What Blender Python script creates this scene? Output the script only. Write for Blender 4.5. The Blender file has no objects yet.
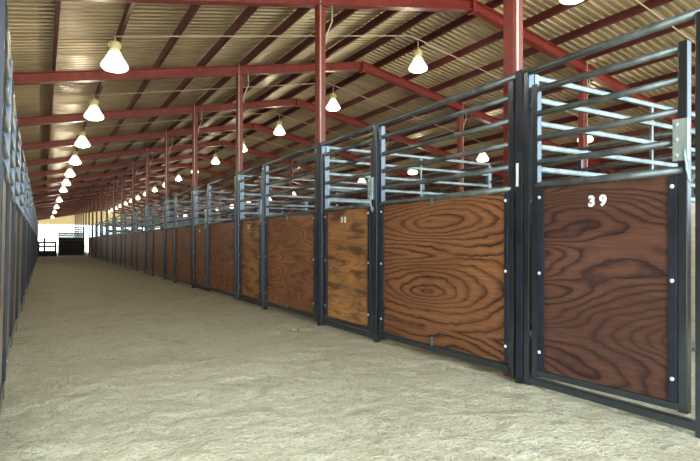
import bpy, bmesh, math, random
from mathutils import Vector, Matrix, noise

random.seed(7)
scene = bpy.context.scene
C = scene.collection

# ------------------------------------------------------------------ camera
F_PX = 525.0
YAW = math.atan(308.0 / F_PX)
cam_d = bpy.data.cameras.new('camera')
cam_d.sensor_width = 36.0
cam_d.lens = F_PX / 700.0 * 36.0
cam_d.shift_y = 12.5 / 700.0
cam_d.clip_end = 600
cam = bpy.data.objects.new('camera', cam_d)
C.objects.link(cam)
cam.location = (0, 0, 0.97)
cam.rotation_euler = (math.pi / 2, 0, -YAW)
scene.camera = cam

# ------------------------------------------------------------------ world, sun, exposure
world = bpy.data.worlds.new('sky')
scene.world = world
world.use_nodes = True
bg = world.node_tree.nodes['Background']
bg.inputs[0].default_value = (0.80, 0.95, 1.0, 1)
bg.inputs[1].default_value = 8.0
sun_d = bpy.data.lights.new('sun', 'SUN')
sun_d.energy = 9.0
sun_d.angle = 0.02
sun_d.color = (1.0, 0.95, 0.85)
sun = bpy.data.objects.new('sun', sun_d)
C.objects.link(sun)
sun.rotation_euler = (math.radians(18), math.radians(-6), 0)   # from behind the camera, high
scene.view_settings.view_transform = 'Standard'
scene.view_settings.look = 'None'
scene.view_settings.exposure = 0.0
scene.view_settings.gamma = 1.0
scene.view_settings.use_curve_mapping = False

# ------------------------------------------------------------------ main measures
P = 3.04            # stall width and bay width
Y0 = 2.53           # first stall post in view
NST = 13            # stalls in a row
XR = 2.86           # front of the right row
XB = 5.60           # wall between the back to back stalls
X2 = 8.34           # front facing the far aisle
X3 = 11.45          # row across the far aisle
XL = -0.272         # front of the left row
XRIDGE, ZRIDGE, SLL, SLR = 5.51, 4.50, 0.2014, 0.187   # middle of the rafters
XW, XE = -3.5, 14.5
NFR = 21
PF = 3.10           # spacing of the roof frames
FY0 = 2.72 - PF

def zr(x):
    return ZRIDGE - (SLL if x < XRIDGE else SLR) * abs(x - XRIDGE)

# ------------------------------------------------------------------ materials
def new_mat(name):
    m = bpy.data.materials.new(name)
    m.use_nodes = True
    nt = m.node_tree
    b = nt.nodes['Principled BSDF']
    return m, nt, b

def N(nt, kind, **kw):
    n = nt.nodes.new(kind)
    for k, v in kw.items():
        if k.startswith('i_'):
            key = k[2:]
            key = int(key) if key.isdigit() else key
            n.inputs[key].default_value = v
        else:
            setattr(n, k, v)
    return n

def ramp(nt, stops, interp='LINEAR'):
    r = nt.nodes.new('ShaderNodeValToRGB')
    r.color_ramp.interpolation = interp
    el = r.color_ramp.elements
    while len(el) < len(stops):
        el.new(0.5)
    for e, (p, c) in zip(el, stops):
        e.position = p
        e.color = (c[0], c[1], c[2], 1)
    return r

def mixc(nt, fac, a, b, mode='MIX'):
    m = nt.nodes.new('ShaderNodeMix')
    m.data_type = 'RGBA'
    m.blend_type = mode
    L = nt.links
    if isinstance(fac, float):
        m.inputs[0].default_value = fac
    else:
        L.new(fac, m.inputs[0])
    for s, v in ((6, a), (7, b)):
        if isinstance(v, tuple):
            m.inputs[s].default_value = (v[0], v[1], v[2], 1)
        else:
            L.new(v, m.inputs[s])
    return m.outputs[2]

def math_n(nt, op, a, b=None, c=None):
    m = nt.nodes.new('ShaderNodeMath')
    m.operation = op
    for i, v in enumerate((a, b, c)):
        if v is None:
            continue
        if isinstance(v, (int, float)):
            m.inputs[i].default_value = v
        else:
            nt.links.new(v, m.inputs[i])
    return m.outputs[0]

def steel(name, col, metallic, rough, wear=0.35, spec=0.5, ra=0.25):
    m, nt, b = new_mat(name)
    geo = N(nt, 'ShaderNodeNewGeometry')
    nz = N(nt, 'ShaderNodeTexNoise', i_Scale=9.0, i_Detail=5.0)
    nt.links.new(geo.outputs['Position'], nz.inputs['Vector'])
    r = ramp(nt, [(0.3, tuple(c * (1 - wear) for c in col)), (0.7, tuple(c * (1 + wear) for c in col))])
    nt.links.new(nz.outputs[0], r.inputs[0])
    nt.links.new(r.outputs[0], b.inputs['Base Color'])
    b.inputs['Metallic'].default_value = metallic
    b.inputs['Specular IOR Level'].default_value = spec
    rr = math_n(nt, 'MULTIPLY_ADD', nz.outputs[0], ra, rough - ra / 2)
    nt.links.new(rr, b.inputs['Roughness'])
    return m

M_STEEL = steel('painted_pipe_steel', (0.145, 0.172, 0.188), 0.65, 0.36)
M_POST = steel('glossy_black_post_paint', (0.100, 0.120, 0.148), 0.92, 0.31, 0.10, 0.5, 0.05)
M_PART = steel('pale_partition_steel', (0.22, 0.27, 0.29), 0.6, 0.42)
M_DARK = steel('dark_frame_steel', (0.022, 0.026, 0.042), 0.3, 0.42)
M_GALV = steel('galvanised_steel', (0.42, 0.50, 0.52), 0.55, 0.45, 0.15)
M_BOLT = steel('zinc_bolt', (0.75, 0.77, 0.78), 0.3, 0.35, 0.05)
M_RED = steel('red_oxide_paint', (0.215, 0.030, 0.026), 0.0, 0.45, 0.22)
M_PURLIN = steel('red_paint_purlin_shade', (0.105, 0.019, 0.021), 0.0, 0.5, 0.22)  # frame red darkened, shadow on the purlin faces put into the colour
M_CONDUIT = steel('pale_conduit', (0.60, 0.50, 0.42), 0.0, 0.5, 0.08)
M_HOUSING = steel('cream_lamp_housing', (0.75, 0.66, 0.36), 0.0, 0.45, 0.08)
M_WHITE = steel('white_paint', (0.85, 0.86, 0.84), 0.0, 0.5, 0.03)

def make_sheet(name, col):
    m, nt, b = new_mat(name)
    geo = N(nt, 'ShaderNodeNewGeometry')
    mp = N(nt, 'ShaderNodeMapping')
    mp.inputs['Scale'].default_value = (0.5, 2.0, 2.0)
    nt.links.new(geo.outputs['Position'], mp.inputs['Vector'])
    nz = N(nt, 'ShaderNodeTexNoise', i_Scale=2.2, i_Detail=4.0)
    nt.links.new(mp.outputs[0], nz.inputs['Vector'])
    r = ramp(nt, [(0.3, tuple(c * 0.8 for c in col)), (0.7, tuple(c * 1.15 for c in col))])
    nt.links.new(nz.outputs[0], r.inputs[0])
    nt.links.new(r.outputs[0], b.inputs['Base Color'])
    b.inputs['Metallic'].default_value = 0.35
    b.inputs['Roughness'].default_value = 0.38
    return m

M_SHEET = make_sheet('roof_sheet_metal', (0.50, 0.40, 0.265))
M_WALLSHEET = make_sheet('wall_sheet_metal', (0.42, 0.33, 0.20))

def make_translucent():
    m, nt, b = new_mat('fibreglass_gable_sheet')
    out = nt.nodes['Material Output']
    t = N(nt, 'ShaderNodeBsdfTranslucent')
    t.inputs[0].default_value = (0.66, 0.57, 0.40, 1)
    d = N(nt, 'ShaderNodeBsdfDiffuse')
    d.inputs[0].default_value = (0.6, 0.53, 0.40, 1)
    mx = N(nt, 'ShaderNodeMixShader')
    mx.inputs[0].default_value = 0.5
    nt.links.new(t.outputs[0], mx.inputs[1])
    nt.links.new(d.outputs[0], mx.inputs[2])
    nt.links.new(mx.outputs[0], out.inputs[0])
    return m
M_GABLE = make_translucent()

def make_wood(name, light, dark, freq=34.0, stain=0.0, stain_col=(0.03, 0.018, 0.012), grey=0.0, bulls=None, contrast=1.0, sc=(0.7, 3.2)):
    """plywood: isolines of a stretched smooth field give the cathedral figure"""
    m, nt, b = new_mat(name)
    L = nt.links
    geo = N(nt, 'ShaderNodeNewGeometry')
    tc = N(nt, 'ShaderNodeTexCoord')
    sep = N(nt, 'ShaderNodeSeparateXYZ')
    L.new(geo.outputs['Position'], sep.inputs[0])
    u = math_n(nt, 'ADD', sep.outputs[0], sep.outputs[1])
    z = sep.outputs[2]
    def vec(su, sz, off=0.0):
        c = N(nt, 'ShaderNodeCombineXYZ')
        L.new(math_n(nt, 'MULTIPLY', u, su), c.inputs[0])
        L.new(math_n(nt, 'MULTIPLY', z, sz), c.inputs[1])
        c.inputs[2].default_value = off
        return c.outputs[0]
    n1 = N(nt, 'ShaderNodeTexNoise', i_Scale=1.0, i_Detail=1.2, i_Roughness=0.4)
    L.new(vec(sc[0], sc[1], 3.7), n1.inputs['Vector'])
    wob = N(nt, 'ShaderNodeTexNoise', i_Scale=1.0, i_Detail=3.0)
    L.new(vec(9.0, 16.0, 1.3), wob.inputs['Vector'])
    if bulls:
        cy, cz, per = bulls
        so = N(nt, 'ShaderNodeSeparateXYZ')
        L.new(tc.outputs['Object'], so.inputs[0])
        dy = math_n(nt, 'SUBTRACT', so.outputs[1], cy)
        zz = math_n(nt, 'PINGPONG', math_n(nt, 'SUBTRACT', so.outputs[2], cz - 2 * per), per / 2)
        # stretch the figure lengthwise, with a kink that bends the far contours
        e = math_n(nt, 'ADD', math_n(nt, 'POWER', math_n(nt, 'ABSOLUTE', math_n(nt, 'MULTIPLY', dy, 0.165)), 2.0),
                   math_n(nt, 'POWER', zz, 2.0))
        e = math_n(nt, 'SQRT', e)
        fld = math_n(nt, 'ADD', math_n(nt, 'MULTIPLY', math_n(nt, 'POWER', e, 0.85), 1.0), math_n(nt, 'MULTIPLY', n1.outputs[0], 0.50))
    else:
        fld = n1.outputs[0]
    ph = math_n(nt, 'ADD', math_n(nt, 'MULTIPLY', fld, freq), math_n(nt, 'MULTIPLY', wob.outputs[0], 0.7))
    saw = math_n(nt, 'FRACT', ph)
    lt, dk = light, dark
    mid = tuple((a * 0.72 + c * 0.28) for a, c in zip(lt, dk))
    r = ramp(nt, [(0.0, mid), (0.40, lt), (0.62, mid), (0.86, dk), (0.95, dk), (1.0, mid)])
    L.new(saw, r.inputs[0])
    # the figure fades in and out along the sheet
    cn = N(nt, 'ShaderNodeTexNoise', i_Scale=1.0, i_Detail=2.0)
    L.new(vec(1.6, 3.4, 11.0), cn.inputs['Vector'])
    cr = ramp(nt, [(0.36, (0.45, 0.45, 0.45)), (0.58, (0, 0, 0))])
    L.new(cn.outputs[0], cr.inputs[0])
    col = mixc(nt, cr.outputs[0], r.outputs[0], mid)
    # fine fibres along the grain
    fib = N(nt, 'ShaderNodeTexNoise', i_Scale=1.0, i_Detail=4.0, i_Roughness=0.65)
    L.new(vec(4.0, 110.0, 0.5), fib.inputs['Vector'])
    fr = ramp(nt, [(0.35, (0.62, 0.60, 0.58)), (0.65, (1.12, 1.12, 1.12))])
    L.new(fib.outputs[0], fr.inputs[0])
    col = mixc(nt, 0.75, col, fr.outputs[0], 'MULTIPLY')
    # soft patches of tone
    pt = N(nt, 'ShaderNodeTexNoise', i_Scale=1.0, i_Detail=3.0)
    L.new(vec(1.3, 2.6, 8.2), pt.inputs['Vector'])
    pr = ramp(nt, [(0.3, (0.68, 0.62, 0.60)), (0.7, (1.2, 1.15, 1.05))])
    L.new(pt.outputs[0], pr.inputs[0])
    col = mixc(nt, 0.8, col, pr.outputs[0], 'MULTIPLY')
    if stain > 0:
        st = N(nt, 'ShaderNodeTexNoise', i_Scale=1.0, i_Detail=4.0, i_Roughness=0.6)
        L.new(vec(2.2, 9.5, 5.1), st.inputs['Vector'])
        sr = ramp(nt, [(0.50, (0, 0, 0)), (0.63, (stain, stain, stain))])
        L.new(st.outputs[0], sr.inputs[0])
        col = mixc(nt, sr.outputs[0], col, stain_col)
    if grey > 0:
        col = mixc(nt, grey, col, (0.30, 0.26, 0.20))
    L.new(col, b.inputs['Base Color'])
    b.inputs['Roughness'].default_value = 0.5
    b.inputs['Specular IOR Level'].default_value = 0.35
    bp = N(nt, 'ShaderNodeBump', i_Strength=0.12, i_Distance=0.004)
    L.new(fib.outputs[0], bp.inputs['Height'])
    L.new(bp.outputs[0], b.inputs['Normal'])
    return m

W_BULL = make_wood('plywood_bold_figure', (0.315, 0.138, 0.062), (0.050, 0.019, 0.014), 18.0, bulls=(1.02, 1.16, 0.60))
W_GATE = make_wood('plywood_dark_red', (0.125, 0.056, 0.040), (0.030, 0.014, 0.016), 22.0, sc=(0.85, 3.4))
W_STAIN = make_wood('plywood_smudged', (0.52, 0.265, 0.105), (0.36, 0.165, 0.062), 13.0, stain=0.85, stain_col=(0.075, 0.040, 0.024))
W_PLAIN = make_wood('plywood_brown', (0.40, 0.180, 0.085), (0.20, 0.080, 0.040), 16.0, stain=0.28)
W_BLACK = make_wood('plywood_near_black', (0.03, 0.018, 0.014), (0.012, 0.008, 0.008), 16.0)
W_PALE = make_wood('plywood_weathered_and_glare', (0.50, 0.40, 0.30), (0.36, 0.27, 0.19), 16.0, stain=0.3, grey=0.5)  # weathered boards; also paints end glare onto the far right-row panels

def make_sand(name, col_a, col_b, bump=1.0):
    m, nt, b = new_mat(name)
    L = nt.links
    geo = N(nt, 'ShaderNodeNewGeometry')
    def nz(scale, det=6.0, rough=0.6):
        n = N(nt, 'ShaderNodeTexNoise', i_Scale=scale, i_Detail=det, i_Roughness=rough)
        L.new(geo.outputs['Position'], n.inputs['Vector'])
        return n.outputs[0]
    a, c, d = nz(1.4), nz(9.0), nz(60.0, 3.0)
    r = ramp(nt, [(0.28, col_b), (0.50, col_a), (0.8, tuple(min(1, x * 1.1) for x in col_a))])
    L.new(math_n(nt, 'ADD', math_n(nt, 'MULTIPLY', a, 0.5), math_n(nt, 'MULTIPLY', c, 0.5)), r.inputs[0])
    col = r.outputs[0]
    dr = ramp(nt, [(0.33, (0.62, 0.58, 0.52)), (0.5, (1, 1, 1)), (0.75, (1.1, 1.1, 1.1))])
    L.new(d, dr.inputs[0])
    col = mixc(nt, 0.7, col, dr.outputs[0], 'MULTIPLY')
    # darker damp or dirty flecks
    v = nz(4.5, 8.0, 0.72)
    vr = ramp(nt, [(0.56, (0, 0, 0)), (0.70, (0.6, 0.6, 0.6))])
    L.new(v, vr.inputs[0])
    col = mixc(nt, vr.outputs[0], col, (0.26, 0.23, 0.17))
    # scattered droppings, chaff and damp crumbs
    v2 = nz(17.0, 4.0, 0.6)
    vr2 = ramp(nt, [(0.66, (0, 0, 0)), (0.74, (0.6, 0.6, 0.6))])
    L.new(v2, vr2.inputs[0])
    col = mixc(nt, vr2.outputs[0], col, (0.17, 0.14, 0.10))
    L.new(col, b.inputs['Base Color'])
    b.inputs['Roughness'].default_value = 0.95
    b.inputs['Specular IOR Level'].default_value = 0.1
    h = math_n(nt, 'ADD', math_n(nt, 'MULTIPLY', c, 1.0), math_n(nt, 'MULTIPLY', d, 0.45))
    h = math_n(nt, 'ADD', h, math_n(nt, 'MULTIPLY', v, 0.9))
    bp = N(nt, 'ShaderNodeBump', i_Strength=0.7 * bump, i_Distance=0.06)
    L.new(h, bp.inputs['Height'])
    L.new(bp.outputs[0], b.inputs['Normal'])
    return m
M_SAND = make_sand('arena_sand', (0.64, 0.60, 0.455), (0.43, 0.385, 0.27))
M_GROUND = make_sand('outside_ground', (0.58, 0.53, 0.40), (0.42, 0.37, 0.26), 0.4)
M_CLOD = make_sand('dry_clod', (0.45, 0.38, 0.25), (0.2, 0.15, 0.09))

def make_glow():
    m, nt, b = new_mat('glowing_refractor')
    b.inputs['Base Color'].default_value = (0.9, 0.88, 0.8, 1)
    b.inputs['Roughness'].default_value = 0.3
    b.inputs['Emission Color'].default_value = (1.0, 0.93, 0.76, 1)
    b.inputs['Emission Strength'].default_value = 1.6
    return m
M_GLOW = make_glow()

def make_neck():
    m, nt, b = new_mat('glowing_neck')
    b.inputs['Base Color'].default_value = (0.8, 0.72, 0.45, 1)
    b.inputs['Emission Color'].default_value = (1.0, 0.82, 0.42, 1)
    b.inputs['Emission Strength'].default_value = 0.45
    return m
M_NECK = make_neck()

# ------------------------------------------------------------------ mesh helpers
class MB:
    def __init__(self):
        self.bm = bmesh.new()
    def box(self, a, b, bevel=0.0):
        x0, x1 = sorted((a[0], b[0])); y0, y1 = sorted((a[1], b[1])); z0, z1 = sorted((a[2], b[2]))
        t = bmesh.new()
        vs = [t.verts.new((x, y, z)) for x in (x0, x1) for y in (y0, y1) for z in (z0, z1)]
        for f in ((0, 1, 3, 2), (4, 6, 7, 5), (0, 4, 5, 1), (2, 3, 7, 6), (0, 2, 6, 4), (1, 5, 7, 3)):
            t.faces.new([vs[i] for i in f])
        if bevel:
            bmesh.ops.bevel(t, geom=list(t.edges), offset=bevel, segments=2, affect='EDGES', profile=0.6)
        self.merge(t)
        return self
    def merge(self, t):
        bmesh.ops.recalc_face_normals(t, faces=list(t.faces))
        me = bpy.data.meshes.new('tmp')
        t.to_mesh(me); t.free()
        self.bm.from_mesh(me)
        bpy.data.meshes.remove(me)
    def tube(self, pts, r, seg=12, caps=True):
        pts = [Vector(p) for p in pts]
        t = bmesh.new()
        rings = []
        up0 = None
        for i, p in enumerate(pts):
            if i == 0: d = pts[1] - pts[0]
            elif i == len(pts) - 1: d = pts[-1] - pts[-2]
            else: d = (pts[i + 1] - p).normalized() + (p - pts[i - 1]).normalized()
            d.normalize()
            ref = Vector((0, 0, 1)) if abs(d.z) < 0.9 else Vector((1, 0, 0))
            if up0 is not None: ref = up0
            s = d.cross(ref).normalized()
            up = s.cross(d).normalized()
            up0 = up
            rings.append([t.verts.new(p + r * (math.cos(a) * s + math.sin(a) * up))
                          for a in [2 * math.pi * k / seg for k in range(seg)]])
        for a, b in zip(rings, rings[1:]):
            for k in range(seg):
                f = t.faces.new((a[k], a[(k + 1) % seg], b[(k + 1) % seg], b[k]))
                f.smooth = True
        if caps:
            t.faces.new(rings[0][::-1]); t.faces.new(rings[-1])
        self.merge(t)
        return self
    def lathe(self, prof, c=(0, 0, 0), seg=24, smooth=True):
        t = bmesh.new()
        rings = []
        for (r, z) in prof:
            rings.append([t.verts.new((c[0] + r * math.cos(a), c[1] + r * math.sin(a), c[2] + z))
                          for a in [2 * math.pi * k / seg for k in range(seg)]])
        for a, b in zip(rings, rings[1:]):
            for k in range(seg):
                f = t.faces.new((a[k], a[(k + 1) % seg], b[(k + 1) % seg], b[k]))
                f.smooth = smooth
        t.faces.new(rings[0][::-1]); t.faces.new(rings[-1])
        self.merge(t)
        return self
    def prism(self, outline, p0, p1, up=(0, 0, 1)):
        """outline of (side, up) swept from p0 to p1"""
        p0, p1 = Vector(p0), Vector(p1)
        d = (p1 - p0).normalized()
        s = d.cross(Vector(up)).normalized()
        u = s.cross(d).normalized()
        t = bmesh.new()
        A = [t.verts.new(p0 + s * a + u * b) for a, b in outline]
        B = [t.verts.new(p1 + s * a + u * b) for a, b in outline]
        n = len(outline)
        for k in range(n):
            t.faces.new((A[k], A[(k + 1) % n], B[(k + 1) % n], B[k]))
        t.faces.new(A[::-1]); t.faces.new(B)
        self.merge(t)
        return self
    def build(self, name, mat, parent=None):
        me = bpy.data.meshes.new(name)
        self.bm.to_mesh(me); self.bm.free()
        me.materials.append(mat)
        o = bpy.data.objects.new(name, me)
        C.objects.link(o)
        if parent: o.parent = parent
        return o

def I_beam(w, h, tf=0.014, tw=0.012):
    a, b, c = w / 2, h / 2, tw / 2
    return [(-a, -b), (a, -b), (a, -b + tf), (c, -b + tf), (c, b - tf), (a, b - tf), (a, b), (-a, b),
            (-a, b - tf), (-c, b - tf), (-c, -b + tf), (-a, -b + tf)]

def Cee(w, h, t=0.006):
    a, b = w / 2, h / 2
    return [(-a, -b), (a, -b), (a, -b + 0.025), (a - t, -b + 0.025), (a - t, -b + t), (-a + t, -b + t), (-a + t, b - t),
            (a - t, b - t), (a - t, b - 0.025), (a, b - 0.025), (a, b), (-a, b)]

def empty(name, loc=(0, 0, 0), rz=0.0):
    o = bpy.data.objects.new(name, None)
    o.empty_display_size = 0.2
    C.objects.link(o)
    o.location = loc
    o.rotation_euler = (0, 0, rz)
    return o

def tag(o, label, cat, group=None):
    o['label'] = label
    o['category'] = cat
    if group: o['group'] = group
    return o

def struct(o):
    o['kind'] = 'structure'
    return o

KIDS = {}
def kids(o):
    return [c for c in C.objects if c.parent == o]

def copy_tree(src, loc, rz, label, cat, group, tree):
    r = src.copy(); C.objects.link(r)
    r.location = loc; r.rotation_euler = (0, 0, rz)
    tag(r, label, cat, group)
    for ch, subs in tree:
        c = ch.copy(); C.objects.link(c); c.parent = r
        for g in subs:
            d = g.copy(); C.objects.link(d); d.parent = c
    return r

def tree_of(o):
    return [(c, list(c.children)) for c in o.children]

ORD = ['', 'first', 'second', 'third', 'fourth', 'fifth', 'sixth', 'seventh', 'eighth', 'ninth', 'tenth', 'eleventh',
       'twelfth', 'thirteenth', 'fourteenth', 'fifteenth', 'sixteenth', 'seventeenth', 'eighteenth', 'nineteenth',
       'twentieth', 'twenty-first', 'twenty-second', 'twenty-third', 'twenty-fourth', 'twenty-fifth', 'twenty-sixth',
       'twenty-seventh', 'twenty-eighth', 'twenty-ninth', 'thirtieth']

# ------------------------------------------------------------------ ground, floor
def axis(a, b, s0, knots):
    """coordinates from a to b, fine inside the knots (lo, hi), coarse outside"""
    lo, hi = knots
    out = []
    x = a
    while x < b - 1e-6:
        out.append(x)
        if lo <= x < hi: st = s0
        else:
            dist = (lo - x) if x < lo else (x - hi)
            st = max(s0, 0.06 * dist + s0) if x >= hi else max(s0, min(0.5, (lo - x) * 0.4))
        x += st
    out.append(b)
    return out

xs = axis(XW, XE, 0.045, (-0.5, 3.4))
ys = axis(-0.8, 62.2, 0.05, (0.8, 7.0))
bm = bmesh.new()
grid = []
for x in xs:
    row = []
    for y in ys:
        v = Vector((x, y, 0))
        h = 0.024 * noise.noise(v * 1.3) + 0.015 * noise.noise(v * 4.1 + Vector((5, 1, 0))) + 0.014 * noise.noise(v * 8.5)
        # shallow hoof prints
        cell = noise.voronoi(v * 2.6)[0][0]
        h -= 0.014 * max(0.0, 1 - cell / 0.28) ** 2
        if y > 30: h *= 0.4
        row.append(bm.verts.new((x, y, h - 0.004)))
    grid.append(row)
for i in range(len(xs) - 1):
    for j in range(len(ys) - 1):
        f = bm.faces.new((grid[i][j], grid[i + 1][j], grid[i + 1][j + 1], grid[i][j + 1]))
        f.smooth = True
me = bpy.data.meshes.new('floor'); bm.to_mesh(me); bm.free()
me.materials.append(M_SAND)
floor = bpy.data.objects.new('floor', me); C.objects.link(floor); struct(floor)

g = MB()
g.box((-120, -80, -0.3), (140, 320, -0.06))
ground = struct(g.build('ground', M_GROUND))

# ------------------------------------------------------------------ roof sheets, walls
YA, YZ = FY0 - 0.3, FY0 + (NFR - 1) * PF + 0.3
def roof_sheet(side):
    bm = bmesh.new()
    pitch, amp = 0.122, 0.018
    prof = [(0.0, 0), (0.45, 0), (0.60, 1), (0.85, 1)]      # flat pan with a raised rib
    n = int((YZ - YA) / pitch)
    x0 = XRIDGE
    x1 = XW - 0.2 if side < 0 else XE + 0.2
    z0 = ZRIDGE + 0.218
    z1 = z0 + zr(x1) - ZRIDGE
    prev = None
    for k in range(n):
        for fr, a in prof:
            y = YA + (k + fr) * pitch
            v = (bm.verts.new((x0, y, z0 + a * amp * 2)), bm.verts.new((x1, y, z1 + a * amp * 2)))
            if prev: bm.faces.new((prev[0], prev[1], v[1], v[0]))
            prev = v
    me = bpy.data.meshes.new('ceiling'); bm.to_mesh(me); bm.free()
    me.materials.append(M_SHEET)
    o = bpy.data.objects.new('ceiling', me); C.objects.link(o)
    sm = o.modifiers.new('thickness', 'SOLIDIFY'); sm.thickness = 0.003; sm.offset = 1 if side < 0 else -1
    return struct(o)
roof_sheet(-1); roof_sheet(1)

def wall_sheet(name, x, z0, z1, ya, yb):
    bm = bmesh.new()
    pitch = 0.3
    prev = None
    for k in range(int((yb - ya) / pitch)):
        for fr, a in ((0.0, 0), (0.7, 0), (0.8, 1), (0.9, 1)):
            y = ya + (k + fr) * pitch
            v = (bm.verts.new((x + a * 0.03, y, z0)), bm.verts.new((x + a * 0.03, y, z1)))
            if prev: bm.faces.new((prev[0], prev[1], v[1], v[0]))
            prev = v
    me = bpy.data.meshes.new(name); bm.to_mesh(me); bm.free()
    me.materials.append(M_WALLSHEET)
    o = bpy.data.objects.new(name, me); C.objects.link(o)
    sm = o.modifiers.new('thickness', 'SOLIDIFY'); sm.thickness = 0.004
    return struct(o)
wall_sheet('wall_left', XW - 0.1, -0.05, zr(XW) + 0.2, YA, YZ)
wall_sheet('wall_right', XE + 0.1, -0.05, zr(XE) + 0.2, YA, YZ)

gm = MB()
t = bmesh.new()
YG = YZ - 0.1
o1 = [(XW - 0.1, 2.85), (XE + 0.1, 2.85), (XE + 0.1, zr(XE) + 0.18), (XRIDGE, ZRIDGE + 0.2), (XW - 0.1, zr(XW) + 0.18)]
A = [t.verts.new((x, YG, z)) for x, z in o1]
B = [t.verts.new((x, YG + 0.004, z)) for x, z in o1]
for k in range(5): t.faces.new((A[k], A[(k + 1) % 5], B[(k + 1) % 5], B[k]))
t.faces.new(A[::-1]); t.faces.new(B)
gm.merge(t)
struct(gm.build('wall_back', M_GABLE))

# ------------------------------------------------------------------ purlins
PX = []
for side in (-1, 1):
    for k in range(12):
        d = (0.25 if side < 0 else 0.36) + 0.73 * k
        x = XRIDGE + side * d
        if XW + 0.05 < x < XE - 0.05:
            PX.append((side, k, x))
for side, k, x in PX:
    z = zr(x) + 0.0775 + 0.0625
    q = MB().prism(Cee(0.042, 0.122) if side < 0 else [(-a, b) for a, b in Cee(0.042, 0.122)][::-1],
                   (x, YA + 0.1, z), (x, YZ - 0.15, z))
    o = q.build('purlin', M_PURLIN)
    tag(o, 'red roof purlin under the sheeting, %s from the ridge on the %s slope'
        % (ORD[k + 1], 'left' if side < 0 else 'right'), 'purlin', 'roof purlins')

# ------------------------------------------------------------------ roof frames with columns
XC, XC2, XC3 = 2.985, 8.10, 11.62
def make_frame():
    root = empty('roof_frame')
    W = 0.115
    for side, xe in ((-1, XW), (1, XE)):
        MB().prism(I_beam(W, 0.155), (XRIDGE - side * 0.012 * 0, 0, ZRIDGE), (xe, 0, zr(xe))).build('rafter', M_RED, root)
    MB().box((XRIDGE - 0.028, -0.075, ZRIDGE - 0.115), (XRIDGE + 0.028, 0.075, ZRIDGE + 0.077), 0.004).build('ridge_plate', M_RED, root)
    for x in (XC, XC2):
        c = MB().box((x - 0.05, -0.05, -0.05), (x + 0.05, 0.05, zr(x) - 0.075), 0.006).build('column', M_RED, root)
        MB().box((x - 0.085, -0.075, zr(x) - 0.090), (x + 0.085, 0.075, zr(x) - 0.076)).build('cap_plate', M_RED, c)
    for x in (XW, XE):
        MB().box((x - 0.075, -0.06, -0.05), (x + 0.075, 0.06, zr(x) + 0.06), 0.004).build('eave_column', M_RED, root)
    for x, s in ((XC, -1), (XC2, 1)):
        MB().tube([(x + s * 0.03, -0.065, 1.5), (x + s * 0.03, -0.065, zr(x) + 0.1)], 0.010, 8).build('conduit', M_CONDUIT, root)
        MB().tube([(x + 0.065, -0.03, zr(x) - 0.55), (x + 0.075, -0.03, zr(x) - 0.42), (x + 0.15, -0.03, zr(x) - 0.25),
                   (x + 0.15, -0.03, zr(x) - 0.02)], 0.009, 8).build('conduit_bend', M_CONDUIT, root)
    return root
fr0 = make_frame()
ftree = tree_of(fr0)
for k in range(NFR):
    y = FY0 + k * PF
    lab = 'red steel roof frame of rafters and columns, %s from the camera end' % ORD[k + 1]
    if k == 0:
        fr0.location = (0, y, 0); tag(fr0, lab, 'roof frame', 'red roof frames')
    else:
        copy_tree(fr0, (0, y, 0), 0, lab, 'roof frame', 'red roof frames', ftree)

# ------------------------------------------------------------------ stall parts (local: y along the row, front faces -x)
RR = 0.0205
RAILZ = [2.0, 1.835, 1.67, 1.507]
def bolt(mb, y, z, x=-0.034):
    t = bmesh.new()
    for (xa, r) in ((x - 0.007, 0.009),):
        pass
    prof = [(0.012, 0.0), (0.012, 0.004), (0.008, 0.008), (0.003, 0.0095)]
    rings = []
    for r, d in prof:
        rings.append([t.verts.new((x - d, y + r * math.cos(a), z + r * math.sin(a))) for a in [k * math.pi / 4 for k in range(8)]])
    for a, b in zip(rings, rings[1:]):
        for k in range(8): t.faces.new((a[k], a[(k + 1) % 8], b[(k + 1) % 8], b[k]))
    t.faces.new(rings[-1]); t.faces.new(rings[0][::-1])
    mb.merge(t)

def wood_board(y0, y1, mat, parent, seam=False, z0=0.115, z1=1.345):
    if not seam:
        return [MB().box((-0.010, y0, z0), (0.010, y1, z1)).build('board', mat, parent)]
    ym = (y0 + y1) / 2 + 0.05
    return [MB().box((-0.010, y0, z0), (0.010, ym - 0.004, z1)).build('board', mat, parent),
            MB().box((-0.010, ym + 0.004, z0), (0.010, y1, z1)).build('board', mat, parent)]

def edge_strip(y0, y1, parent, w=0.042):
    """dark angle iron around the board"""
    for a in (y0, y1 - w):
        MB().box((-0.030, a, 0.13), (-0.0105, a + w, 1.33), 0.003).build('edge_strip', M_DARK, parent)

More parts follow.
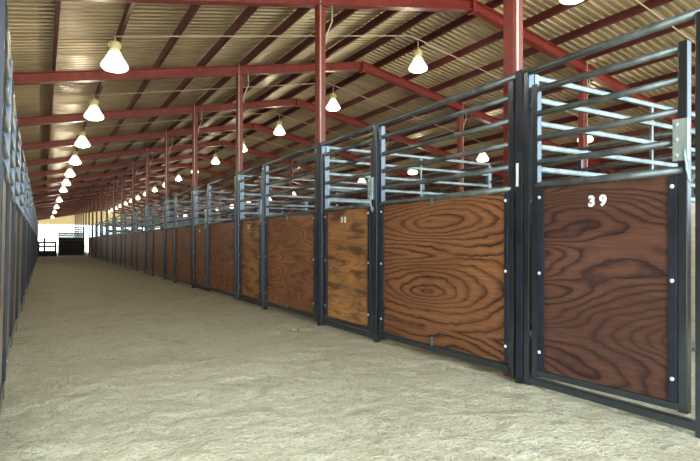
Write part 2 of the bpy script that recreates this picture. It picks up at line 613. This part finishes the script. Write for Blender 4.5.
def make_panel(mat, detail=True, seam=False):
    root = empty('stall_barrier')
    ya, yb = 0.075, 1.73
    for y in (ya, yb):
        MB().box((-0.025, y - 0.025, 0.03), (0.025, y + 0.025, 2.11), 0.005).build('stile', M_POST, root)
    for z in RAILZ:
        MB().tube([(0, ya, z), (0, (ya + yb) / 2, z - 0.004), (0, yb, z)], RR).build('rail', M_STEEL, root)
    MB().tube([(0, ya - 0.042, 2.135), (0, (ya + yb) / 2, 2.132), (0, yb + 0.030, 2.135)], 0.024).build('top_rail', M_STEEL, root)
    MB().tube([(-0.006, ya, 1.352), (-0.006, yb, 1.352)], 0.024).build('board_rail', M_STEEL, root)
    MB().box((-0.025, ya, 0.055), (0.025, yb, 0.105), 0.004).build('bottom_rail', M_POST, root)
    wood_board(ya + 0.025, yb - 0.025, mat, root, seam)
    edge_strip(ya + 0.025, yb - 0.025, root, 0.032)
    if detail:
        for y in (ya + 0.04, yb - 0.04):
            for z in (0.24, 0.77, 1.27):
                m = MB(); bolt(m, y, z); m.build('bolt', M_BOLT, root)
        for z in (1.305, 0.125):
            MB().box((-0.034, 0.93, z - 0.025), (-0.011, 0.955, z + 0.05), 0.003).build('clip', M_STEEL, root)
    return root

def make_surround(detail=True, yl=-1.228):
    root = empty('gate_surround')
    MB().box((-0.03, -0.03, -0.06), (0.03, 0.03, 2.16), 0.006).build('post', M_DARK, root)
    MB().box((-0.028, -0.086, 0.0), (0.028, -0.040, 2.13), 0.006).build('hinge_post', M_POST, root)
    MB().box((-0.028, yl - 0.028, -0.06), (0.028, yl + 0.028, 2.13), 0.006).build('latch_post', M_POST, root)
    MB().tube([(0, -1.278, 2.135), (0, -0.032, 2.135)], 0.024).build('header_rail', M_STEEL, root)
    MB().box((-0.025, yl + 0.028, 0.02), (0.025, -0.087, 0.066), 0.005).build('sill', M_POST, root)
    if detail:
        MB().box((-0.0315, 0.0, 1.36), (-0.0302, 0.022, 1.52)).build('sticker', M_WHITE, root)['label'] = 'pale sticker on the post'
    return root

def make_gate(mat, detail=True, number=None, yb=-1.055):
    """origin at the hinge, leaf runs towards -y"""
    root = empty('stall_gate')
    ya = -0.026
    for y in (ya, yb):
        MB().box((-0.023, y - 0.024, 0.078), (0.023, y + 0.024, 2.03), 0.005).build('stile', M_POST, root)
    for z in RAILZ:
        MB().tube([(0, ya, z), (0, (ya + yb) / 2, z - 0.003), (0, yb, z)], RR).build('rail', M_STEEL, root)
    MB().tube([(-0.006, ya, 1.352), (-0.006, yb, 1.352)], 0.024).build('board_rail', M_STEEL, root)
    MB().box((-0.023, yb, 0.085), (0.023, ya, 0.125), 0.004).build('bottom_rail', M_POST, root)
    bd = wood_board(yb + 0.024, ya - 0.024, mat, root)
    edge_strip(yb + 0.024, ya - 0.024, root, 0.045)
    if detail:
        for y in (ya - 0.046, yb + 0.046):
            for z in (0.25, 0.77, 1.27):
                m = MB(); bolt(m, y, z); m.build('bolt', M_BOLT, root)
        lp = MB().box((-0.045, yb - 0.035, 1.40), (-0.0235, yb + 0.04, 1.62), 0.004)
        for z in (1.43, 1.51, 1.59): bolt(lp, yb + 0.02, z, -0.045)
        la = lp.build('latch_plate', M_GALV, root); la['label'] = 'galvanised latch plate'
        pts = [(-0.05, yb - 0.02, 1.46)]
        for k in range(1, 12):
            tt = k / 11
            pts.append((-0.05 - 0.006 * (k % 2), yb - 0.02 - 0.05 * tt, 1.46 - 0.16 * math.sin(tt * 2.4) - 0.03 * tt))
        MB().tube(pts, 0.006, 6).build('chain', M_GALV, la)
        for z in (0.35, 1.25, 1.9):
            MB().lathe([(0.014, -0.03), (0.014, 0.03)], (-0.012, 0.012, z), 10).build('hinge', M_DARK, root)
    if number:
        add_number(root, number, bd[0])
    return root

def add_number(root, text, board):
    yc = -0.462
    for i, ch in enumerate(text):
        cu = bpy.data.curves.new('digit', 'FONT')
        cu.body = ch; cu.size = 0.086; cu.extrude = 0.0012; cu.offset = 0.0045; cu.align_x = 'CENTER'
        tmp = bpy.data.objects.new('digit_tmp', cu); C.objects.link(tmp)
        dg = bpy.context.evaluated_depsgraph_get()
        me = bpy.data.meshes.new_from_object(tmp.evaluated_get(dg))
        bpy.data.objects.remove(tmp)
        me.materials.clear(); me.materials.append(M_WHITE)
        o = bpy.data.objects.new('digit', me); C.objects.link(o)
        # text x axis -> -y (read from -x side), text y -> z
        rot = Matrix(((0, 0, -1), (-1, 0, 0), (0, 1, 0))).to_4x4()
        me.transform(Matrix.Translation((-0.0118, yc - (i - (len(text) - 1) / 2) * 0.072, 1.195)) @ rot)
        o.parent = board
        o['label'] = 'white painted numeral %s' % ch

def make_partition(mat, x1=XB - XR - 0.03):
    """runs along +x from the front post"""
    root = empty('stall_partition')
    x0 = 0.055
    for x in (x0, x1 - 0.03):
        MB().box((x - 0.022, -0.022, 0.0), (x + 0.022, 0.022, 2.12), 0.005).build('stile', M_PART, root)
    for z in (2.10, 1.95, 1.79, 1.63, 1.475):
        MB().box((x0, -0.018, z - 0.02), (x1 - 0.03, 0.018, z + 0.02), 0.012).build('rail', M_PART, root)
    MB().box((x0, -0.02, 1.33), (x1 - 0.03, 0.02, 1.37), 0.008).build('board_rail', M_PART, root)
    MB().box((1.44, -0.012, 1.36), (1.465, 0.012, 2.09), 0.004).build('brace', M_PART, root)
    MB().box((x0 + 0.02, -0.009, 0.10), (x1 - 0.05, 0.009, 1.335)).build('board', mat, root)
    MB().box((x0, -0.02, 0.05), (x1 - 0.03, 0.02, 0.1), 0.004).build('bottom_rail', M_PART, root)
    return root

def make_back(mat):
    """length of wall panel between back to back stalls, y from 0 to P"""
    root = empty('stall_divider')
    for y in (0.03, P / 2, P - 0.03):
        MB().box((-0.022, y - 0.022, 0.0), (0.022, y + 0.022, 2.10), 0.005).build('stile', M_POST, root)
    for z in (2.10, 1.85, 1.60):
        MB().tube([(0, 0.03, z), (0, P - 0.03, z)], RR, 10).build('rail', M_STEEL, root)
    MB().box((-0.01, 0.05, 0.08), (0.01, P - 0.05, 1.34)).build('board', mat, root)
    return root

# ------------------------------------------------------------------ rows
SEAM_FROM = 2
def ordinal_tail(k):
    return '%s stall from the camera' % ORD[k + 1]

protoP, protoG = {}, {}
# right row -------------------------------------------------------
panel_bull = make_panel(W_BULL)
panel_plain = make_panel(W_PLAIN)
panel_seam = make_panel(W_PLAIN, False, True)
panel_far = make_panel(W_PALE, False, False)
gates_r = [make_gate(W_GATE, True, '39', -0.940), make_gate(W_STAIN, True, '38'), make_gate(W_STAIN, True, '37'), make_gate(W_PLAIN, True, '36')]
gate_far = make_gate(W_PLAIN, False)
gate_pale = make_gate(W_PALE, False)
sur_near = make_surround(True, -1.158)
sur_far = make_surround(False)
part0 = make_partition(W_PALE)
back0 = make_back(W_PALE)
T = {o: tree_of(o) for o in [panel_bull, panel_plain, panel_seam, panel_far, gate_far, gate_pale, sur_near, sur_far, part0, back0] + gates_r}
used = set()
def put(src, loc, rz, label, cat, group):
    if src not in used:
        used.add(src)
        src.location = loc; src.rotation_euler = (0, 0, rz)
        return tag(src, label, cat, group)
    return copy_tree(src, loc, rz, label, cat, group, T[src])

jit = lambda a: random.uniform(-a, a)
put(panel_plain, (XR, Y0 - P, 0), 0, 'brown plywood stall panel nearest the open end, on the camera side of gate 39', 'stall panel', 'stall panels of the right row')
put(part0, (XR, Y0 - P - 0.066, 0), 0, 'pipe rail partition nearest the open end of the barn', 'stall partition', 'stall partitions of the middle block')
put(sur_far, (XR, Y0 - P, 0), 0, 'steel gate frame nearest the open end of the brown row', 'gate frame', 'gate frames of the right row')
for k in range(NST):
    y = Y0 + k * P
    # panel
    if k == 0:
        put(panel_bull, (XR, y, 0), 0, 'boldly ringed orange-brown plywood stall panel with pipe rails beside gate 39', 'stall panel', 'stall panels of the right row')
    elif k == 1:
        put(panel_plain, (XR, y, 0), 0, 'brown plywood stall panel with pipe rails just beyond the smudged gate 38', 'stall panel', 'stall panels of the right row')
    elif k >= 8:  # paler boards here paint in the grazing light from the far opening
        put(panel_far, (XR + jit(0.008), y, 0), jit(0.004), 'glare-paled stall panel near the far end of the brown row, %s panel from the camera' % ORD[k + 1],
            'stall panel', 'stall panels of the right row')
    else:
        put(panel_seam, (XR + jit(0.008), y, 0), jit(0.004), 'brown two-board stall panel of the long row, %s panel from the camera' % ORD[k + 1],
            'stall panel', 'stall panels of the right row')
    # gate surround
    put(sur_near if k == 0 else sur_far, (XR, y, 0), 0,
        ('dark steel post and header frame around gate 39' if k == 0 else
         'steel post and header frame around gate 38' if k == 1 else
         'steel frame around the %s gate of the long brown row' % ORD[k + 1]), 'gate frame', 'gate frames of the right row')
    # gate
    gl = (XR, y - (0.100 if k == 0 else 0.113), 0)
    if k == 0:
        put(gates_r[0], gl, math.radians(3.4), 'dark reddish plywood stall gate numbered 39 with a galvanised latch plate', 'gate', 'stall gates of the right row')
    elif k < 4:
        put(gates_r[k], gl, math.radians(jit(0.6)), 'stall gate numbered %d with %s plywood in the long brown row'
            % (39 - k, 'pale smudged' if k < 3 else 'brown'), 'gate', 'stall gates of the right row')
    else:
        put(gate_far, gl, math.radians(jit(0.8)), 'narrow brown plywood stall gate of the long row, %s gate from the camera' % ORD[k + 1], 'gate', 'stall gates of the right row')
    # partition and back panel
    put(part0, (XR, y - 0.066, 0), 0, 'pipe rail partition between two brown stalls, %s from the camera' % ORD[k + 1],
        'stall partition', 'stall partitions of the middle block')
    put(back0, (XB, y - P + 0.0, 0), 0, 'weathered board divider behind the brown stalls, %s from the camera' % ORD[k + 1],
        'back panel', 'back panels of the middle block')

# row facing the far aisle ---------------------------------------
for k in range(NST):
    y = Y0 + k * P
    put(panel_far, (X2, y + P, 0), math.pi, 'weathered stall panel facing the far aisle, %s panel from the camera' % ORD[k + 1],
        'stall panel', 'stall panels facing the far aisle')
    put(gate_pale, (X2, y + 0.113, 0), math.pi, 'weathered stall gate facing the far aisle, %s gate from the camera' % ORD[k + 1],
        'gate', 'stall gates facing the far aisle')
    put(sur_far, (X2, y, 0), math.pi, 'steel gate frame facing the far aisle, %s frame from the camera' % ORD[k + 1],
        'gate frame', 'gate frames facing the far aisle')
# row across the far aisle ----------------------------------------
for k in range(8):
    y = Y0 + k * P
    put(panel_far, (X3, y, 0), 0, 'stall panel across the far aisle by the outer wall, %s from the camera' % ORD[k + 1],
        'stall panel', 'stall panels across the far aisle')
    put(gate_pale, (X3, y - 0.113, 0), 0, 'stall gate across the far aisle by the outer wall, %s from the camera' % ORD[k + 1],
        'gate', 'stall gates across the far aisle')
    put(sur_far, (X3, y, 0), 0, 'gate frame across the far aisle by the outer wall, %s from the camera' % ORD[k + 1],
        'gate frame', 'gate frames across the far aisle')
# left row, seen along its face -----------------------------------
LY0 = 2.71
LEAN = -0.021                       # the left row leans a little into the aisle
for k in range(0, NST):
    y = LY0 + k * P
    n = k + 1
    skew = 0.0214
    objs = []
    xg = XL + (0.065 if k == 0 else 0.0)
    ag = math.pi + (skew if k == 0 else 0.0)
    ap = math.pi + (skew if k == 1 else 0.0)
    if k > 0:
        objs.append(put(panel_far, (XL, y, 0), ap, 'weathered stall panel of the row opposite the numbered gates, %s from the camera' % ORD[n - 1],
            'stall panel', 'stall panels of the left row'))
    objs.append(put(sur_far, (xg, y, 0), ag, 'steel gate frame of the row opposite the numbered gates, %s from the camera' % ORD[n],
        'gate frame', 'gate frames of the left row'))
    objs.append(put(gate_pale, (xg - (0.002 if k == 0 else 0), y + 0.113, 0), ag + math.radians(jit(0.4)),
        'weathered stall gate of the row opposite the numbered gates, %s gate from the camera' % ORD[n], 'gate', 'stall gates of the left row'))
    for o in objs:
        o.rotation_euler = (0, LEAN, o.rotation_euler.z)

# ------------------------------------------------------------------ far end of the aisle
yE = Y0 + NST * P + 1.2
g0 = empty('pipe_gate', (0, yE, 0))
tag(g0, 'dark pipe gate closing the aisle beside the stacked panels at its far end', 'pipe gate')
MB().box((-0.2, -0.02, 0.02), (0.85, 0.02, 0.42), 0.005).build('kick_board', W_BLACK, g0)
for z in (0.73, 1.0):
    MB().box((-0.2, -0.03, z - 0.07), (0.85, 0.03, z + 0.07), 0.02).build('rail', M_DARK, g0)
for x in (-0.2, 0.15, 0.85):
    MB().tube([(x, 0, 0), (x, 0, 1.35 if x == 0.15 else 1.1)], 0.07, 8).build('post', M_DARK, g0)
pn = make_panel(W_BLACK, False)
for ch in list(pn.children):
    if ch.name.startswith('stile'):
        ch.data = ch.data.copy()
pt = tree_of(pn)
for i in range(6):
    lab = 'dark spare stall panel at the far aisle end, %s of its stack from the front' % ORD[i + 1]
    loc = (2.75, yE - 0.4 + i * 0.11, 0.0)
    if i == 0:
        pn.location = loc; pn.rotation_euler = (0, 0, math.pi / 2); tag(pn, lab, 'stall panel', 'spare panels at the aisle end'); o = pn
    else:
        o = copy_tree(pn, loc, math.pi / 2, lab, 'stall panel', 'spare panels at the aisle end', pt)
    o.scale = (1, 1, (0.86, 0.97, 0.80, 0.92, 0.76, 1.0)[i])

# ------------------------------------------------------------------ lamps
def make_lamp():
    root = empty('high_bay_lamp')            # origin at the rim of the refractor
    MB().lathe([(0.085, -0.030), (0.135, -0.016), (0.160, 0.0), (0.168, 0.02), (0.162, 0.045), (0.145, 0.075), (0.116, 0.120), (0.090, 0.165), (0.072, 0.205)],
               seg=32).build('refractor', M_GLOW, root)
    MB().lathe([(0.068, 0.2055), (0.060, 0.225), (0.056, 0.2445)], seg=20).build('neck', M_NECK, root)
    h = MB().lathe([(0.060, 0.245), (0.068, 0.252), (0.070, 0.315), (0.060, 0.335), (0.030, 0.345)], seg=20)
    h.box((-0.078, -0.025, 0.262), (0.078, 0.025, 0.312), 0.008)
    hs = h.build('ballast_housing', M_HOUSING, root)
    MB().tube([(0, 0, 0.345), (0, 0, 0.36), (0.012, 0, 0.372), (0, 0, 0.385), (0, 0, 0.395)], 0.009, 8).build('hook', M_HOUSING, root)
    return root
L0 = make_lamp()
LT = tree_of(L0)
LY = 7.30
first = True
def lamp(x, y, z, label, group, watt, mk):
    global first
    if first:
        first = False
        o = L0; o.location = (x, y, z); tag(o, label, 'lamp', group)
    else:
        o = copy_tree(L0, (x, y, z), 0, label, 'lamp', group, LT)
    if mk:
        ld = mk
        lo = bpy.data.objects.new('lamp_light', ld); C.objects.link(lo)
        lo.parent = o; lo.location = (0, 0, -0.11)
    return o
ld = bpy.data.lights.new('lamp_light', 'POINT')
ld.energy = 26.0; ld.color = (1.0, 0.90, 0.68); ld.shadow_soft_size = 0.06
AISLE_K = [-1, 0, 1, 2, 3, 4, 5, 6, 8, 10, 12, 15]
for n, k in enumerate(AISLE_K):
    y = LY + k * PF
    lamp(0.80, y, 3.20, 'glowing bell-shaped lamp over the sand aisle, %s from the camera end' % ORD[n + 1], 'lamps above the aisle', 0, ld)
for k in range(-1, 17):
    y = LY + k * PF
    lamp(5.66, y, 3.99, 'glowing bell-shaped lamp along the roof ridge, %s from the camera end' % ORD[k + 2], 'lamps along the ridge', 0, ld)
for k in range(-1, 14):
    y = LY + k * PF
    lamp(10.25, y, 3.20, 'glowing bell-shaped lamp over the far aisle beyond the stalls, %s from the camera' % ORD[k + 2], 'lamps above the far aisle', 0, ld)

# conduit crossing the roof bays under the purlins, feeding the lamps
for k in range(-1, 17):
    y = LY + k * PF
    zc = lambda x: zr(x) + 0.055
    o = MB().tube([(0.80, y, zc(0.80)), (XRIDGE, y, zc(XRIDGE)), (10.25, y, zc(10.25))], 0.010, 8).build('lighting_conduit', M_CONDUIT)
    tag(o, 'thin pale conduit crossing under the roof purlins, %s bay from the camera' % ORD[k + 2], 'conduit', 'lighting conduits')
    for x, zl, on in ((0.80, 3.20, k in AISLE_K), (5.66, 3.99, True), (10.25, 3.20, k < 14)):
        if on:
            MB().tube([(x, y, zl + 0.397), (x, y, zc(x) + 0.005)], 0.008, 8).build('drop', M_CONDUIT, o)

# small pieces --------------------------------------------------------
o = MB().box((XC - 0.085, Y0 + 0.10, 1.60), (XC - 0.045, Y0 + 0.155, 1.64), 0.006).build('junction_box', M_WHITE)
tag(o, 'small white junction box on the conduit of the near red column', 'junction box')
cl_n = 0
for (x, y, s, lab) in ((2.52, 5.25, 0.055, 'lumpy dry dirt clod on the sand in front of the smudged gate 38'),
                       (2.40, 5.33, 0.035, 'small dirt clod beside the larger clod in front of gate 38')):
    bm = bmesh.new()
    bmesh.ops.create_icosphere(bm, subdivisions=3, radius=s)
    for v in bm.verts:
        n = 1 + 0.45 * noise.noise(v.co * 40 + Vector((cl_n * 9, 0, 0)))
        v.co = Vector((v.co.x * 1.7 * n, v.co.y * n, v.co.z * 0.6 * n))
    for f in bm.faces: f.smooth = True
    me = bpy.data.meshes.new('dirt_clod'); bm.to_mesh(me); bm.free(); me.materials.append(M_CLOD)
    o = bpy.data.objects.new('dirt_clod', me); C.objects.link(o); o.location = (x, y, 0.012)
    tag(o, lab, 'dirt clod'); cl_n += 1
